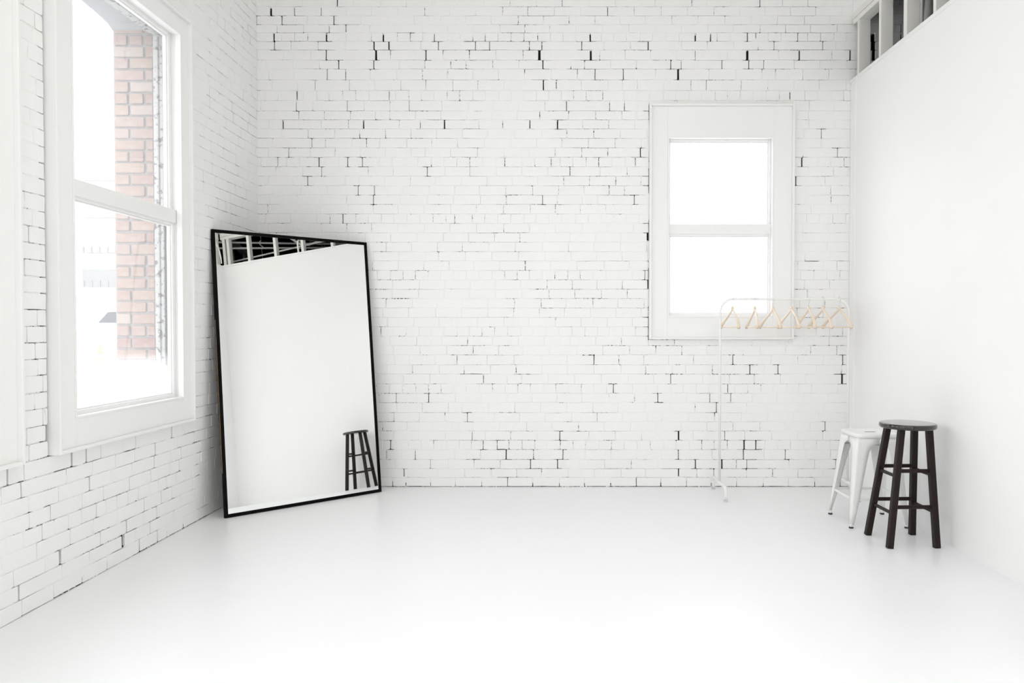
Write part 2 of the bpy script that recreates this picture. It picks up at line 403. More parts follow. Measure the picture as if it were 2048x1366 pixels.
# plastered stretch of the same wall beyond the bricks, out of the photograph
pw = []
py_ = YF
for wn in sorted(LW[1:], key=lambda q: q[0]):
    if wn[0] < YL0: pw.append((py_, wn[0] + .01, -.034, 0, 0, 4.7)); pw.append((wn[0] + .01, min(wn[1] - .01, YL0), -.034, 0, 0, wn[2] + .01)); pw.append((wn[0] + .01, min(wn[1] - .01, YL0), -.034, 0, wn[3] - .01, 4.7)); py_ = wn[1] - .01
pw.append((py_, YL0, -.034, 0, 0, 4.7)) if py_ < YL0 else None
def lscore(t, z):
    if t < 2.9: return .01 if t < 2.5 else .05
    x = 1104.5 + XL * 1480 / t; y = 655.6 + (1.3 - z) * 1480 / t
    if x < -30 or y < -20: return .05
    return 1 / t ** 3
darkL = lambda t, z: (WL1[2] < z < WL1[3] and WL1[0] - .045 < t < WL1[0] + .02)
vl = [(WL1[0] - .004 - .006, WL1[1] + .004, WL1[2] - .004, WL1[3] + .004), void_of(WL2)]
wall_left = make_wall('wall_left', MLf, YL0, D + .0, TOPROW, vl, holesL, bedsL, lscore, rl, M_brick, -1, extra_dark=darkL,
    solid_boxes=sb + pw, seed=31.0)

# ------------------------------------------------------------------ floor, ceiling, front and side walls
f = MB().box(XL - .38, 5.3, YF - .3, D + .03, -.25, 0).build('floor', M_floor); tag(f, kind='structure')
f = MB().box(XL - .38, 2.6, YF - .3, D + .4, ZC, ZC + .2).build('ceiling', M_ceil); tag(f, kind='structure')
fw = MB().box(XL - .38, .8, YF - .3, YF, 0, ZC).box(2.2, 2.7, YF - .3, YF, 0, ZC).box(.8, 2.2, YF - .3, YF, 0, .3).box(.8, 2.2, YF - .3, YF, 3.4, ZC)
fw = fw.build('wall_front', M_plaster); tag(fw, kind='structure')
sf = MB()
for xx in (.83, 1.5, 2.17): sf.bbox(xx - .03, xx + .03, YF - .16, YF - .08, .3, 3.4)
for zz in (.33, 2.3, 3.37): sf.bbox(.8, 2.2, YF - .16, YF - .08, zz - .03, zz + .03)
tag(sf.build('window_5', M_trim), kind='structure')

# partition on the right: drywall face leaning very slightly, ledge, row of studs, header
def ruled(y0, y1, z0, z1, xa, xb, th, n=8):
    m = MB(); k = []
    for i in range(n + 1):
        y = y0 + (y1 - y0) * i / n
        k += [(xa(y), y, z0), (xb(y), y, z1), (xb(y) + th, y, z1), (xa(y) + th, y, z0)]
    fs = [(i * 4 + a, i * 4 + (a + 1) % 4, (i + 1) * 4 + (a + 1) % 4, (i + 1) * 4 + a) for i in range(n) for a in range(4)] + [(0, 1, 2, 3), (n * 4 + 3, n * 4 + 2, n * 4 + 1, n * 4)]
    return m.add(k, fs)
ZL = 3.275
wr = ruled(YP, D - .004, 0, ZL, XB, XT, .12).build('wall_right', M_wallboard); tag(wr, kind='structure')
# drywall above the header
ruled(YP - .14, D - .004, 3.80, ZC, lambda y: XT(y) + .012, XT, .10).build('upper_panel', M_wallboard, wr)
# narrow corner board at the back wall, seam shadow
MB().bbox(XB(5.9) - .002, XB(5.9) + .02, 5.93, D - .006, .002, ZL - .02, .002).build('corner_board', M_wallboard, wr)
# wing wall at the front end, and the wall beyond it (reflected / out of frame)
wg = MB().box(1.95, XT(YP) + .12, YP - .14, YP, 0, ZL).box(1.95, XT(YP) + .12, YP - .14, YP, 3.83, ZC).build('wall_right_wing', M_wallboard); tag(wg, kind='structure')
for xx in (1.97, 2.36, 2.42): MB().bbox(xx, xx + .038, YP - .115, YP - .025, ZL, 3.74, .002).build('stud', M_stud, wg)
MB().bbox(1.95, XT(YP), YP - .13, YP + .006, ZL, ZL + .022, .003).build('ledge_board', M_trim, wg)
MB().bbox(1.95, XT(YP), YP - .12, YP - .02, 3.672, 3.765, .003).build('header_board', M_stud, wg)
wf = MB().box(2.45, 2.57, YF, YP - .14, 0, ZC).build('wall_right_front', M_wallboard); tag(wf, kind='structure')
# ledge
def slab_y(m, y0, y1, off0, off1, z0, z1, n=8, dz=0.0):
    k = []
    for i in range(n + 1):
        y = y0 + (y1 - y0) * i / n; x = XT(y); q = dz * (y1 - y); k += [(x + off0, y, z0 - q), (x + off0, y, z1 - q), (x + off1, y, z1 - q), (x + off1, y, z0 - q)]
    fs = [(i * 4 + a, i * 4 + (a + 1) % 4, (i + 1) * 4 + (a + 1) % 4, (i + 1) * 4 + a) for i in range(n) for a in range(4)] + [(0, 1, 2, 3), (n * 4 + 3, n * 4 + 2, n * 4 + 1, n * 4)]
    return m.add(k, fs)
tag(slab_y(MB(), YP, D - .006, -.012, .13, ZL, ZL + .024).build('trim_1', M_trim), kind='structure')
hd = slab_y(MB(), YP, D - .03, .0, .092, 3.738, 3.776, dz=.02).build('trim_2', M_stud); tag(hd, kind='structure')
slab_y(MB(), YP, D - .03, -.003, .092, 3.779, 3.83, dz=.02).build('upper_plate', M_stud, hd)
rs = random.Random(5)
for i, y in enumerate((5.908, 5.53, 5.145, 4.76, 4.34, 3.92, 3.53, 3.15, 2.86, 2.80)):
    x = XT(y) + .004; t = .036 if i != 2 else .05
    s = MB().bbox(x, x + .09, y - t / 2, y + t / 2, ZL + .024, 3.738, .002).build('stud', M_stud, wr)

# side room behind the partition
M_dark = mat('unlit_room_dark', (0.03, 0.03, 0.03), .85, spec=.15)  # near-black colour puts the unlit side room's darkness into its wall
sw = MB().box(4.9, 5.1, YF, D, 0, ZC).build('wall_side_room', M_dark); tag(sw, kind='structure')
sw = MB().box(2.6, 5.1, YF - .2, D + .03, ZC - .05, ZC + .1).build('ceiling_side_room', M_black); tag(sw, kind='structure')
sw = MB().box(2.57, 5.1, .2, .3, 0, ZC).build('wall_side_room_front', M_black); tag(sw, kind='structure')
M_pipe = mat('white_painted_pipe', (.82, .82, .80), .4)
M_duct = mat('grey_insulation', (.42, .42, .41), .55)
bump(M_duct, geo_noise(M_duct, 14, 3), .3, .006)
def arc(c, r, a0, a1, ax1, ax2, n=8):
    c = Vector(c); ax1 = Vector(ax1); ax2 = Vector(ax2)
    return [c + ax1 * r * math.cos(a0 + (a1 - a0) * i / n) + ax2 * r * math.sin(a0 + (a1 - a0) * i / n) for i in range(n + 1)]
o = MB().tube([(2.60, 5.245, 2.9), (2.60, 5.245, 3.72)] + arc((2.60, 5.245 - .14, 3.72), .14, 0, R90, (0, 1, 0), (0, 0, 1))[1:] + [(2.60, 4.3, 3.86)], .011).build('bent_conduit', M_pipe)
tag(o, 'white bent conduit rising between the studs above the right wall', 'pipe')
o = MB().tube([(2.72, 5.39, 2.7), (2.72, 5.40, 3.45), (2.72, 5.38, 3.65), (2.73, 5.32, 3.85), (2.75, 5.2, 4.2)], .032, 16).build('insulated_duct', M_duct)
tag(o, 'grey insulated duct behind the studs above the right wall', 'duct')
o = MB().tube([(2.46, 3.857, 3.0), (2.47, 3.85, 3.42)] + arc((2.55, 3.85, 3.42), .08, math.pi, R90, (1, 0, 0), (0, 0, 1), 6)[1:] + [(2.74, 3.84, 3.5)], .012).build('elbow_conduit', M_pipe)
tag(o, 'short white elbow conduit seen in the mirror beside a stud', 'pipe')
o = MB().tube([(2.36, 2.80, 3.302), (2.36, 2.80, 3.38), (2.34, 2.80, 3.46), (2.30, 2.80, 3.53), (2.24, 2.80, 3.58), (2.1, 2.80, 3.62)], .009).build('curved_conduit', M_pipe)
tag(o, 'white curved conduit arching over the ledge corner, seen in the mirror', 'pipe')
o = MB().tube([(2.55, 2.62, 3.69), (4.2, 4.95, 3.69)], .014).build('ceiling_pipe', M_pipe)
tag(o, 'upper of two straight white pipes in the dark gap reflected in the mirror', 'pipe', 'straight pipes behind the studs')
o = MB().tube([(2.58, 2.67, 3.6), (4.2, 5.25, 3.6)], .014).build('ceiling_pipe', M_pipe)
tag(o, 'lower of two straight white pipes in the dark gap reflected in the mirror', 'pipe', 'straight pipes behind the studs')
o = MB().bar((2.8, 2.62, 3.434), (2.8, 5.8, 3.61), .02, .02).build('diagonal_brace', M_stud)
tag(o, 'long white sloping brace behind the studs reflected in the mirror', 'beam')
o = MB().bar((2.86, 3.42, 3.82), (2.86, 3.80, 3.495), .03, .03).build('short_brace', M_stud)
tag(o, 'short white steep brace behind the studs reflected in the mirror', 'beam')
o = MB().bar((2.92, 3.82, 3.54), (2.92, 4.4, 3.62), .028, .028).build('cross_brace', M_stud)
tag(o, 'white rising cross brace near the right end of the reflected gap', 'beam')
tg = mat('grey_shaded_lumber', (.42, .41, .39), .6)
o = MB()
fr_ = empty('rear_framing', (3.2, 2.5, 0))
tag(fr_, 'grey timber framing deep behind the stud corner, reflected in the mirror', 'framing')
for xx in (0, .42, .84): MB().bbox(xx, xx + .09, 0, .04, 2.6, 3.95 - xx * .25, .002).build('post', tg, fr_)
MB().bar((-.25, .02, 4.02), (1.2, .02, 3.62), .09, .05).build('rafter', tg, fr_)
o = MB().tube([(2.95, 3.12, 4.6), (2.95, 3.12, 3.74)], .0025, 6).tube([(2.95, 3.12, 3.74), (2.95, 3.09, 3.72), (2.95, 3.10, 3.68), (2.95, 3.14, 3.64), (2.95, 3.12, 3.61)], .008, 6).tube([(2.95, 3.12, 3.61), (2.95, 3.12, 3.45)], .0025, 6).build('hanging_cord', M_pipe)
tag(o, 'thin white hanging cord with a small hook in the reflected gap', 'cord')
cr = random.Random(3)
cc = MB()
for k in range(5):
    a = Vector((3.0, 3.9 + .09 * k, 3.50 + cr.uniform(0, .05))); r_ = cr.uniform(.08, .14)
    cc.tube(arc(a, r_, .3, 3.6, (.3, .95, 0), (0, 0, 1), 12), .0022, 5)
tag(cc.build('wire_coil', mat('grey_wire', (.25, .25, .28), .4)), 'loose grey wire loops in the right end of the reflected gap', 'wire')

# ------------------------------------------------------------------ windows
def window(name, M, sg, W, mid, mid_h, opening, glass_m, detail=True, sash=.035):
    """W outside of casing, opening = clear rect in the flat board; local u = sg*t, d towards the room"""
    root = empty(name, (0, 0, 0), M=M); tag(root, kind='structure')
    T0, T1, Z0, Z1 = W; a0, a1, b0, b1 = opening
    def B(nm, t0, t1, d0, d1, z0, z1, bev=.002, m=M_trim):
        u0, u1 = sorted((sg * t0, sg * t1)); return MB().bbox(u0, u1, d0, d1, z0, z1, bev).build(nm, m, root)
    l = .017
    # flat boards
    B('casing_board', T0 + l, a0, -.034, .030, Z0 + l, Z1 - l); B('casing_board', a1, T1 - l, -.034, .030, Z0 + l, Z1 - l)
    B('casing_board', a0, a1, -.034, .030, Z0 + l, b0); B('casing_board', a0, a1, -.034, .030, b1, Z1 - l)
    # raised back band around them
    B('back_band', T0, T0 + l, -.03, .055, Z0, Z1, .003); B('back_band', T1 - l, T1, -.03, .055, Z0, Z1, .003)
    B('back_band', T0 + l, T1 - l, -.03, .055, Z0, Z0 + l, .003); B('back_band', T0 + l, T1 - l, -.03, .055, Z1 - l, Z1, .003)
    if not detail:
        B('sash_frame', a0, a0 + .05, -.06, -.02, b0, b1); B('sash_frame', a1 - .05, a1, -.06, -.02, b0, b1); B('sash_frame', a0, a1, -.06, -.02, b0, b0 + .05); B('sash_frame', a0, a1, -.06, -.02, b1 - .05, b1); B('meeting_rail', a0, a1, -.06, -.01, mid, mid + mid_h)
        B('glass_pane', a0 + .04, a1 - .04, -.044, -.040, b0 + .04, b1 - .04, .0005, glass_m[0])
        return root
    # bead round the opening
    q = .012
    B('stop_bead', a0, a0 + q, .0, .034, b0, b1, .002); B('stop_bead', a1 - q, a1, .0, .034, b0, b1, .002)
    B('stop_bead', a0 + q, a1 - q, .0, .034, b0, b0 + q, .002); B('stop_bead', a0 + q, a1 - q, .0, .034, b1 - q, b1, .002)
    # jamb liner
    B('jamb', a0 - .004, a0 + .005, -.07, .0, b0, b1); B('jamb', a1 - .005, a1 + .004, -.07, .0, b0, b1)
    B('jamb', a0, a1, -.07, .0, b1 - .005, b1 + .004); B('jamb', a0, a1, -.07, .0, b0 - .004, b0 + .005)
    # two sashes, upper one a little further out
    s0, s1 = a0 + .005, a1 - .005
    def sash_(nm, z0, z1, d0, d1, gm, top, bot):
        so = empty(nm, (0, 0, 0), parent=root)
        def Q(n2, t0, t1, z0_, z1_, e0=d0, e1=d1, m=M_trim, bev=.004):
            u0, u1 = sorted((sg * t0, sg * t1)); return MB().bbox(u0, u1, e0, e1, z0_, z1_, bev).build(n2, m, so)
        Q('stile', s0, s0 + sash, z0, z1); Q('stile', s1 - sash, s1, z0, z1)
        Q('bottom_rail', s0 + sash, s1 - sash, z0, z0 + bot); Q('top_rail', s0 + sash, s1 - sash, z1 - top, z1)
        k = .008   # inner putty bead
        g0, g1, h0, h1 = s0 + sash, s1 - sash, z0 + bot, z1 - top
        gb = MB()
        for (p, q_, r_, t_) in ((g0, g0 + k, h0, h1), (g1 - k, g1, h0, h1), (g0 + k, g1 - k, h0, h0 + k), (g0 + k, g1 - k, h1 - k, h1)):
            u0, u1 = sorted((sg * p, sg * q_)); gb.bbox(u0, u1, d0 + .006, d1 - .010, r_, t_, .002)
        gb.build('glazing_bead', M_trim, so)
        Q('glass_pane', g0 + .002, g1 - .002, h0 + .002, h1 - .002, d0 + .012, d0 + .015, gm, .0005)
    sash_('lower_sash', b0 + .004, mid + mid_h * .45, -.052, -.016, glass_m[0], mid_h * .42, .03)
    sash_('upper_sash', mid + mid_h * .30, b1 - .004, -.068, -.030, glass_m[1], .022, mid_h * .66)
    B('meeting_rail', s0, s1, -.016, -.004, mid + mid_h * .18, mid + mid_h, .004)
    return root
OL1 = (3.655, 4.735, .848, 3.168)
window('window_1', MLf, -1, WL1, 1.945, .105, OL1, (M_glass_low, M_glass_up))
window('window_2', MLf, -1, WL2, 1.945, .105, (2.06, 3.14, .848, 3.168), (M_glass, M_glass), detail=False)
for i, wn in enumerate(LW[2:]):
    window('window_%d' % (6 + i), MLf, -1, wn, 1.945, .105, (wn[0] + .13, wn[1] - .12, .848, 3.168), (M_glass, M_glass), detail=False)
window('window_3', MBk, -1, WB, 2.045, .10, (.932, 1.790, 1.384, 2.843), (M_glass, M_glass), sash=.022)

# ------------------------------------------------------------------ outside of the left window: brick jamb, weathered mould, arch, sill
M_red = mat('red_brick', (.5, .3, .25), .8, spec=.2)
oi = N(M_red, 'ShaderNodeObjectInfo'); rmp = N(M_red, 'ShaderNodeValToRGB'); LK(M_red, oi.outputs['Random'], rmp.inputs[0])
el = rmp.color_ramp.elements; el[0].color = (.27, .17, .14, 1); el[1].color = (.235, .13, .11, 1)
for p, c in ((.3, (.28, .20, .15, 1)), (.55, (.255, .155, .13, 1)), (.8, (.31, .255, .22, 1))): e = el.new(p); e.color = c
blotch = noise_n(M_red, 22, 5, .65)
LK(M_red, mixc(M_red, math_n(M_red, 'MULTIPLY', math_n(M_red, 'SUBTRACT', blotch, .42, clamp=True), 2.2, clamp=True), rmp.outputs[0], (.32, .27, .24)), BS(M_red).inputs['Base Color'])
bump(M_red, noise_n(M_red, 60, 4), .5, .003)
M_rmort = mat('old_mortar', (.25, .235, .22), .95, spec=.1); bump(M_rmort, geo_noise(M_rmort, 60, 4), .6, .004)
M_peel = mat('peeling_white_paint', (.7, .7, .68), .7)
pf = geo_noise(M_peel, 26, 6, .7); pfm = math_n(M_peel, 'MULTIPLY', math_n(M_peel, 'SUBTRACT', pf, .53), 14, clamp=True)
LK(M_peel, mixc(M_peel, pfm, (.36, .355, .345), (.09, .08, .07)), BS(M_peel).inputs['Base Color']); bump(M_peel, pf, .6, .004)
ro = empty('wall_outside', (0, 0, 0)); tag(ro, kind='structure')
jamb_y = 4.712
MB().box(-2.775, -2.515, jamb_y, jamb_y + .05, .60, 3.20).build('mortar_bed', M_rmort, ro)
rr = random.Random(4); z = .66; k = 0; pools = {}
while z < 3.16:
    hh = .0735 * rr.uniform(.96, 1.04)
    spl = [(.0, .098), (.104, .256)] if k % 2 else [(.0, .196), (.203, .256)]
    if k % 5 == 3: spl = [(.0, .092), (.099, .19), (.196, .256)]
    for a, b in spl:
        key = (round(b - a, 3), rr.randrange(4))
        if key not in pools:
            v, f_ = brick_geo(b - a - .009, .062, rr, depth=.02, bev=.004); me = bpy.data.meshes.new('brick'); me.from_pydata(v, [], f_); me.update(); me.materials.append(M_red); pools[key] = me
        o = bpy.data.objects.new('brick', pools[key]); C.objects.link(o); o.parent = ro
        o.rotation_euler = (0, 0, math.pi); o.location = (-2.772 + (a + b) / 2, jamb_y - .010 + rr.uniform(-.003, .003), z + hh / 2)
    z += hh; k += 1
# arch over the opening (segmental) and flat fill above
arc_pts = [(4.735, 3.16)] + [(4.735 - 1.09 * i / 14, 3.16 + .075 * math.sin(math.pi * i / 14) ** .45) for i in range(1, 14)] + [(3.645, 3.16), (3.645, 3.45), (4.735, 3.45)]
MB().prism(arc_pts, 'x', -2.775, -2.515).build('brick_arch', mat('grey_parged_arch', (.27, .27, .28), .9), ro)
# stone sill
MB().bbox(-2.83, -2.46, 3.64, 4.74, .66, .79, .006).build('stone_sill', mat('pale_stone', (.72, .71, .68), .8), ro)
# weathered brick mould inside the reveal
mo = MB().bbox(-2.515, -2.485, 4.690, 4.74, .80, 3.17, .004).bbox(-2.483, -2.462, 4.700, 4.74, .80, 3.17, .003).bbox(-2.515, -2.462, 3.66, 4.74, 3.135, 3.175, .004)
mo.build('weathered_mould', M_peel, ro)
MB().box(-2.462, -2.455, 4.712, 4.74, .86, 3.14).build('painted_gap_shadow', mat('gap_shadow_dark', (.05, .05, .05), .9), ro)  # dark strip painted in for the shade between mould and sash

# ------------------------------------------------------------------ street outside
M_street = mat('pale_pavement', (.62, .62, .61), .85); bump(M_street, geo_noise(M_street, 3, 4), .3, .01)
g = MB().box(-160, 60, -60, 220, -.6, -.26).build('street_ground', M_street); tag(g, kind='structure')
g = MB().box(-160, XL - .40, -60, 220, -.26, -.01).build('pavement', M_street); tag(g, kind='structure')
b = empty('parking_building', (-38, 60, 0)); tag(b, 'pale multi-storey building with grey horizontal bands across the street', 'building')
M_pale = mat('bleached_facade', (.93, .92, .90), .8); M_band = mat('grey_concrete_band', (.185, .182, .175), .85); M_band2 = mat('pale_concrete_band', (.24, .238, .23), .85)
bump(M_band, geo_noise(M_band, 1.2, 3), .3, .05)
MB().box(0, 40, .4, 15, 0, 15.5).build('facade', M_pale, b)
for z0, z1, mm in ((10.2, 11.2, M_band2), (7.35, 8.85, M_band2), (4.6, 6.05, M_band), (13.2, 14.2, M_band2)):
    MB().bbox(0, 40, -.1, .5, z0, z1, .04).build('band', mm, b)
    if z0 < 10:
        rl_ = MB()
        for i in range(60): rl_.box(.1 + i * .65, .18 + i * .65, -.16, -.1, z0 - .05, z0 + .5)
        tag(rl_.build('railing', M_band, b), kind='stuff')
# white van
v = empty('van', (-24.0, 38, -.01)); tag(v, 'white van with dark windows parked across the street', 'vehicle')
M_van = mat('white_van_paint', (.9, .9, .9), .3, coat=.5); M_vg = mat('dark_van_glass', (.02, .022, .025), .15); M_tyre = mat('tyre_rubber', (.02, .02, .02), .8); M_rack = mat('grey_metal_rack', (.35, .35, .35), .5)
prof = [(0, .45), (0, 1.35), (.55, 1.5), (1.15, 2.25), (1.5, 2.36), (5.4, 2.36), (5.45, .45)]
MB().prism(prof, 'y', 0, 1.95).build('body', M_van, v)
MB().prism([(.68, 1.56), (1.2, 2.12), (1.75, 2.14), (1.75, 1.56)], 'y', -.012, .01).build('side_window', M_vg, v)
MB().prism([(1.95, 1.5), (1.95, 2.12), (3.3, 2.12), (3.3, 1.5)], 'y', -.012, .01).build('side_window', M_vg, v)
MB().bbox(1.6, 4.8, .2, 1.75, 2.42, 2.47).bbox(1.7, 1.76, .2, 1.75, 2.34, 2.44).bbox(4.6, 4.66, .2, 1.75, 2.34, 2.44).build('roof_rack', M_rack, v)
for wx in (2.35, 4.6):
    m_ = MB(); m_.tube([(wx, -.02, .36), (wx, .24, .36)], .36, 24).build('wheel', M_tyre, v)
c = empty('traffic_cone', (-15.8, 25.85, -.01)); tag(c, 'orange traffic cone standing on the pavement beyond the left window', 'cone')
M_or = mat('orange_plastic', (.42, .17, .09), .5)
MB().lathe([(.15, .03), (.10, .28), (.045, .68), (.03, .70)], seg=24).build('cone_body', M_or, c)
MB().bbox(-.2, .2, -.2, .2, 0, .035, .01).build('base', M_or, c)
MB().lathe([(.107, .26), (.085, .40)], seg=24).build('reflective_band', M_pale, c)

# ------------------------------------------------------------------ leaning mirror
ma, ml = .7515, .11
U = Vector((math.cos(ma), math.sin(ma), 0)); Bk = Vector((-math.sin(ma), math.cos(ma), 0))
V = Vector((0, 0, 1)) * math.cos(ml) + Bk * math.sin(ml); Nn = U.cross(V)      # Nn points to the room
MM = Matrix(((U.x, V.x, Nn.x, -2.232), (U.y, V.y, Nn.y, 5.021), (U.z, V.z, Nn.z, .002), (0, 0, 0, 1)))
mir = empty('floor_mirror', (0, 0, 0), M=MM); tag(mir, 'tall black-framed mirror leaning across the brick corner', 'mirror')
Wm, Hm = 1.202, 2.0
M_frame = mat('black_satin_metal', (.003, .003, .003), .55, spec=.08)
M_mirror = mat('mirror_silver', (.93, .935, .925), .0, metal=1.0)
fwid, fd0, fd1 = .023, -.020, .005
MB().bbox(0, fwid, 0, Hm, fd0, fd1, .002).build('frame_side', M_frame, mir)
MB().bbox(Wm - fwid, Wm, 0, Hm, fd0, fd1, .002).build('frame_side', M_frame, mir)
MB().bbox(fwid, Wm - fwid, 0, fwid, fd0, fd1, .002).build('frame_rail', M_frame, mir)
MB().bbox(fwid, Wm - fwid, Hm - fwid, Hm, fd0, fd1, .002).build('frame_rail', M_frame, mir)
MB().box(fwid - .004, Wm - fwid + .004, fwid - .004, Hm - fwid + .004, -.006, 0).build('mirror_glass', M_mirror, mir)
MB().box(.004, Wm - .004, .004, Hm - .004, -.0185, -.0075).build('backing_board', mat('black_backing', (.01, .01, .01), .8), mir)
tag(MB().bbox(-.0012, .0006, .30, 1.36, -.0045, -.0015, .0004).build('worn_edge', mat('bare_brass_edge', (.65, .42, .20), .35, metal=.8), mir), 'bare brass-coloured worn edge')

# ------------------------------------------------------------------ garment rack
rack = empty('garment_rack', (1.30, 5.73, 0)); tag(rack, 'slim white metal clothes rack standing under the back wall window', 'rack')
M_rk = mat('white_powder_coat', (.86, .86, .85), .35)
Lr, Hr, Rr, rt = .994, 1.523, .105, .0095
MB().tube([(0, 0, .1), (0, 0, Hr - Rr)] + arc((Rr, 0, Hr - Rr), Rr, math.pi, R90, (1, 0, 0), (0, 0, 1), 10)[1:] + arc((Lr - Rr, 0, Hr - Rr), Rr, R90, 0, (1, 0, 0), (0, 0, 1), 10) + [(Lr, 0, .1)], rt, 12).build('top_frame', M_rk, rack)
for fx, ft in ((0, 1), (Lr, 1)):
    a = .215; q = .035
    MB().tube([(fx - .012 * 0, -a, .012), (fx, -a, .1 - q)] + arc((fx, -a + q, .1 - q), q, math.pi, R90, (0, 1, 0), (0, 0, 1), 6)[1:] + arc((fx, a - q, .1 - q), q, R90, 0, (0, 1, 0), (0, 0, 1), 6) + [(fx, a, .012)], .0125, 12).build('foot', M_rk, rack)
    for s_ in (-1, 1): MB().lathe([(.014, 0), (.015, .004), (.014, .014)], (fx, s_ * a, 0), 14).build('foot_cap', mat('grey_foot_cap', (.6, .6, .6), .6) if 'grey_foot_cap' not in bpy.data.materials else bpy.data.materials['grey_foot_cap'], rack)

# hangers
M_wood = mat('pale_beech_wood', (.80, .66, .52), .45)
wn_ = noise_n(M_wood, 5, 4, .6, stretch=(3, 1, 14)); LK(M_wood, mixc(M_wood, wn_, (.86, .75, .62), (.77, .63, .49)), BS(M_wood).inputs['Base Color'])
M_hook = mat('polished_steel_hook', (.75, .75, .76), .25, metal=1)
def hanger_meshes():
    """arms along local x, hook centre of the rail at origin"""
    def arm(s):
        m = MB(); rings = []
        n = 12
        for i in range(n + 1):
            t = i / n; x = s * (.0 + .213 * t)
            z = -.084 - .128 * t + .004 * math.sin(math.pi * t) - .014 * max(0, (t - .7) / .3) ** 1.5
            y = -.024 * t ** 2           # bends forward to the shoulders
            hh = .0085 - .0015 * math.sin(math.pi * min(1, t * 1.3)) + .004 * max(0, (t - .8) / .2); ww = .0055 + .007 * max(0, t - .3)
            if t > .9: hh *= 1.0
            sl = math.atan2(-.145 * 1.1, .213)
            nx, nz = -math.sin(sl) * s, math.cos(sl)
            for (a, b) in ((-1, -.7), (-.7, -1), (.7, -1), (1, -.7), (1, .7), (.7, 1), (-.7, 1), (-1, .7)):
                rings.append((x + nx * hh * b, y + ww * a, z + nz * hh * b))
        m.add(rings, [(i * 8 + k, i * 8 + (k + 1) % 8, (i + 1) * 8 + (k + 1) % 8, (i + 1) * 8 + k) for i in range(n) for k in range(8)] + [tuple(range(8)), tuple(range(n * 8, n * 8 + 8))[::-1]], True)
        return m
    return arm
armf = hanger_meshes()
proto = None
specs = [(1.396, .095, 'leftmost hanger, hanging just inside the rack\'s left bend'), (1.568, -.075, 'second hanger from the left, seen almost edge-on before the window'),
         (1.708, .09, 'third hanger from the left, before the window\'s right jamb'), (1.851, .07, 'middle one of the seven hangers, before the window casing\'s right edge'),
         (1.985, .0, 'fifth hanger from the left, just right of the window casing'), (2.095, .067, 'sixth hanger from the left, before bare white brick'),
         (2.222, .145, 'rightmost hanger, widest seen, beside the right wall')]
for i, (hx, ang, lab) in enumerate(specs):
    if proto is None:
        h = empty('coat_hanger', (0, 0, 0))
        for s_ in (-1, 1): armf(s_).build('shoulder', M_wood, h)
        MB().lathe([(.010, -.088), (.012, -.078), (.009, -.062)], seg=16).build('neck', M_wood, h)
        MB().tube([(-.208, -.022, -.222), (.208, -.022, -.222)], .0055, 10).build('trouser_bar', M_wood, h)
        MB().tube([(0, 0, -.07), (0, 0, -.045), (.006, 0, -.034)] + arc((0, 0, -.004), .0175, -R90 + .9, math.pi + .35, (1, 0, 0), (0, 0, 1), 14), .0016, 8).build('hook', M_hook, h)
        proto = h
    else:
        h = proto.copy(); C.objects.link(h)
        for ch in list(proto.children):
            c_ = ch.copy(); C.objects.link(c_); c_.parent = h
    h.location = (hx, 5.73, Hr + .0045 + rt * 0); h.rotation_euler = (0, 0, -R90 + ang)
    tag(h, 'pale wooden coat hanger: ' + lab if False else lab.replace('hanger', 'wooden hanger', 1), 'hanger', 'wooden hangers on the white rack')

# ------------------------------------------------------------------ dark wooden stool
st = empty('wooden_stool', (2.127, 4.488, 0), .03); tag(st, 'tall dark brown round-seated wooden stool beside the right wall', 'stool')
M_esp = mat('espresso_wood', (.016, .008, .007), .42, spec=.2)
eg = noise_n(M_esp, 5, 4, .6, stretch=(12, 12, 1)); LK(M_esp, mixc(M_esp, eg, (.022, .011, .009), (.010, .006, .005)), BS(M_esp).inputs['Base Color'])
M_seat = mat('glossy_espresso_lacquer', (.014, .008, .007), .09, spec=.5, coat=.6)
sxo, syo = .028, -.012
MB().lathe([(.148, .694), (.157, .696), (.161, .703), (.1615, .714), (.1595, .721), (.156, .7243), (.151, .7255), (.146, .7257), (.001, .7257)], (sxo, syo, 0), 64).build('seat', M_seat, st)
bt, tp = .1415, .084
def lp(i, j, z):      # leg axis point
    t = z / .692
    return Vector(((i * bt) * (1 - t) + (sxo + .004 + i * tp) * t, (j * bt) * (1 - t) + (syo + .004 + j * tp) * t, z))
for i in (-1, 1):
    for j in (-1, 1):
        MB().bar(lp(i, j, .001), lp(i, j, .696), .036, .036, up=(0, 1, 0), bev=.004, we=(.036, .036)).build('leg', M_esp, st)
for (j, zz) in ((1, .442), (1, .231), (-1, .450), (-1, .238)):
    MB().bar(lp(-1, j, zz), lp(1, j, zz), .016, .022, bev=.005).build('rung', M_esp, st)
for (i, zz) in ((-1, .418), (-1, .200), (1, .425), (1, .208)):
    MB().bar(lp(i, -1, zz), lp(i, 1, zz), .016, .020, bev=.005).build('rung', M_esp, st)

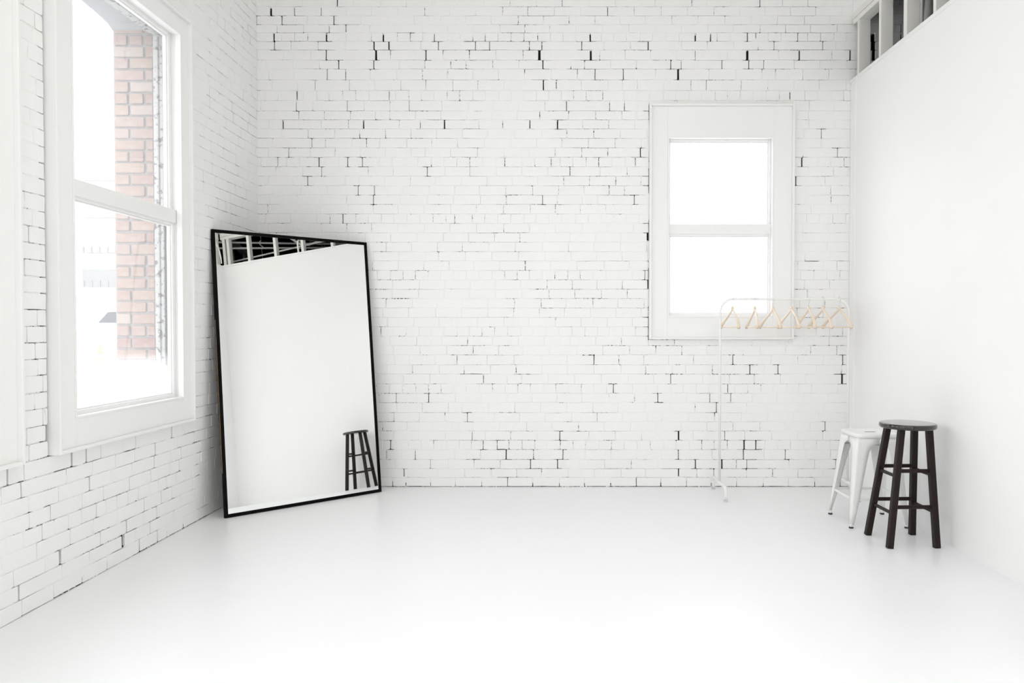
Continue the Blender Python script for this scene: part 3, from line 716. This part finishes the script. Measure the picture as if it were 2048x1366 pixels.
# ------------------------------------------------------------------ white metal stool
ts = empty('metal_stool', (2.121, 4.962, 0), 0); tag(ts, 'white sheet-metal square stool behind the dark wooden stool', 'stool')
M_tab = mat('chipped_white_enamel', (.85, .85, .835), .28, spec=.5)
cn = geo_noise(M_tab, 70, 3, .6); chip = math_n(M_tab, 'GREATER_THAN', cn, .735)
LK(M_tab, mixc(M_tab, chip, (.85, .85, .835), (.08, .08, .08)), BS(M_tab).inputs['Base Color'])
M_rub = mat('black_rubber', (.015, .015, .015), .7); M_rod = mat('worn_steel_rod', (.6, .6, .58), .35, metal=.6)
so_y = -.035; hs = .148; ZT = .612
def rrect(h, r, z, n=6, cx=0, cy=0):
    pts = []
    for (sx_, sy_, a0) in ((1, 1, 0), (-1, 1, R90), (-1, -1, math.pi), (1, -1, 3 * R90)):
        for k in range(n + 1):
            a = a0 + R90 * k / n; pts.append((cx + sx_ * (h - r) + r * math.cos(a), cy + sy_ * (h - r) + r * math.sin(a), z))
    return pts
def loft(m, rings, smooth=True, cap0=True, cap1=True):
    n = len(rings[0]); vs = [p for r in rings for p in r]
    fs = [(i * n + k, i * n + (k + 1) % n, (i + 1) * n + (k + 1) % n, (i + 1) * n + k) for i in range(len(rings) - 1) for k in range(n)]
    if cap0: fs.append(tuple(range(n))[::-1])
    if cap1: fs.append(tuple(range((len(rings) - 1) * n, len(rings) * n)))
    return m.add(vs, fs, smooth)
# seat: pressed pan with rolled edge and dished top
sm = loft(MB(), [rrect(hs - .012, .03, ZT - .030, cy=so_y), rrect(hs - .002, .035, ZT - .028, cy=so_y), rrect(hs, .036, ZT - .012, cy=so_y), rrect(hs - .004, .036, ZT - .003, cy=so_y), rrect(hs - .014, .034, ZT, cy=so_y), rrect(hs - .024, .030, ZT - .003, cy=so_y), rrect(.04, .02, ZT - .006, cy=so_y)])
sm.build('seat', M_tab, ts)
tag(MB().bbox(-.035, .035, so_y - .006, so_y + .006, ZT - .0065, ZT - .0045, .001).build('hand_slot', mat('shadowed_slot', (.2, .2, .2), .8), ts), 'dark carrying slot')
ft = .1825
def tl(i, j, z):      # outer corner of the folded leg
    t = z / (ZT - .03); e = .008
    return Vector((i * ((ft + .012) * (1 - t) + (hs - .006) * t), (j * (ft + .012)) * (1 - t) + (so_y + j * (hs - .006)) * t, z))
def tab_leg(i, j):
    """folded sheet leg: two flanges meeting in a rounded corner, wide at the top, narrow at the foot"""
    m = MB(); rows = [(.022, .024), (.12, .040), (.20, .050), (.32, .062), (.45, .078), (.50, .086), (.525, .095), (.54, .118), (.55, .147), (.583, .147)]
    outer = []; inner = []; th = .003
    for z, wd in rows:
        p = tl(i, j, z); r = min(.014, wd * .45); o = []
        cx_, cy_ = p.x - i * r, p.y - j * r
        o.append((p.x - i * wd, p.y, z)); o.append((p.x - i * (wd * .6), p.y, z))
        for k in range(5):
            a = R90 * (1 - k / 4); o.append((cx_ + i * r * math.cos(a), cy_ + j * r * math.sin(a), z))
        o.append((p.x, p.y - j * (wd * .6), z)); o.append((p.x, p.y - j * wd, z))
        outer.append(o); inner.append([(x - i * th if k > 3 else x - i * th * (k > 1), y - j * th if k < 5 else y - j * th * (k < 7), zz) for k, (x, y, zz) in enumerate(o)])
    n = len(outer[0]); R_ = len(outer); vs = [q for r in outer for q in r] + [q for r in inner for q in r]; off = n * R_
    fs = []
    for a in range(R_ - 1):
        for k in range(n - 1):
            q = a * n + k; fs.append((q, q + 1, q + n + 1, q + n)); fs.append((off + q, off + q + n, off + q + n + 1, off + q + 1))
        fs.append((a * n, (a + 1) * n, off + (a + 1) * n, off + a * n)); q = a * n + n - 1; fs.append((q, off + q, off + q + n, q + n))
    fs += [(k, off + k, off + k + 1, k + 1) for k in range(n - 1)] + [((R_ - 1) * n + k, (R_ - 1) * n + k + 1, off + (R_ - 1) * n + k + 1, off + (R_ - 1) * n + k) for k in range(n - 1)]
    m.add(vs, fs, True)
    return m
for i in (-1, 1):
    for j in (-1, 1):
        tab_leg(i, j).build('leg', M_tab, ts)
        p = tl(i, j, .02)
        MB().lathe([(.012, 0), (.0145, .002), (.0145, .008), (.013, .009)], (p.x - i * .012, p.y - j * .012, 0), 16).build('rubber_foot', M_rub, ts)
        MB().lathe([(.0115, .009), (.0125, .03)], (p.x - i * .012, p.y - j * .012, 0), 16).build('foot_sleeve', M_tab, ts)
for (a, b) in (((-1, -1), (1, -1)), ((-1, 1), (1, 1)), ((-1, -1), (-1, 1)), ((1, -1), (1, 1))):
    p = tl(*a, .185); q = tl(*b, .185); ia = Vector((-a[0] * .006, -a[1] * .006, 0)); ib = Vector((-b[0] * .006, -b[1] * .006, 0))
    MB().bar(p + ia, q + ib, .004, .016).build('foot_rail', M_tab, ts)
for (a, b) in (((-1, -1), (1, 1)), ((-1, 1), (1, -1))):
    p = tl(*a, .507); q = tl(*b, .507); ctr = (p + q) / 2 + Vector((0, 0, .02))
    ia = Vector((-a[0] * .012, -a[1] * .012, 0)); ib = Vector((-b[0] * .012, -b[1] * .012, 0))
    MB().tube([p + ia, (p * .8 + q * .2) + Vector((0, 0, .010)), ctr, (p * .2 + q * .8) + Vector((0, 0, .010)), q + ib], .0055, 8).build('cross_brace', M_rod, ts)
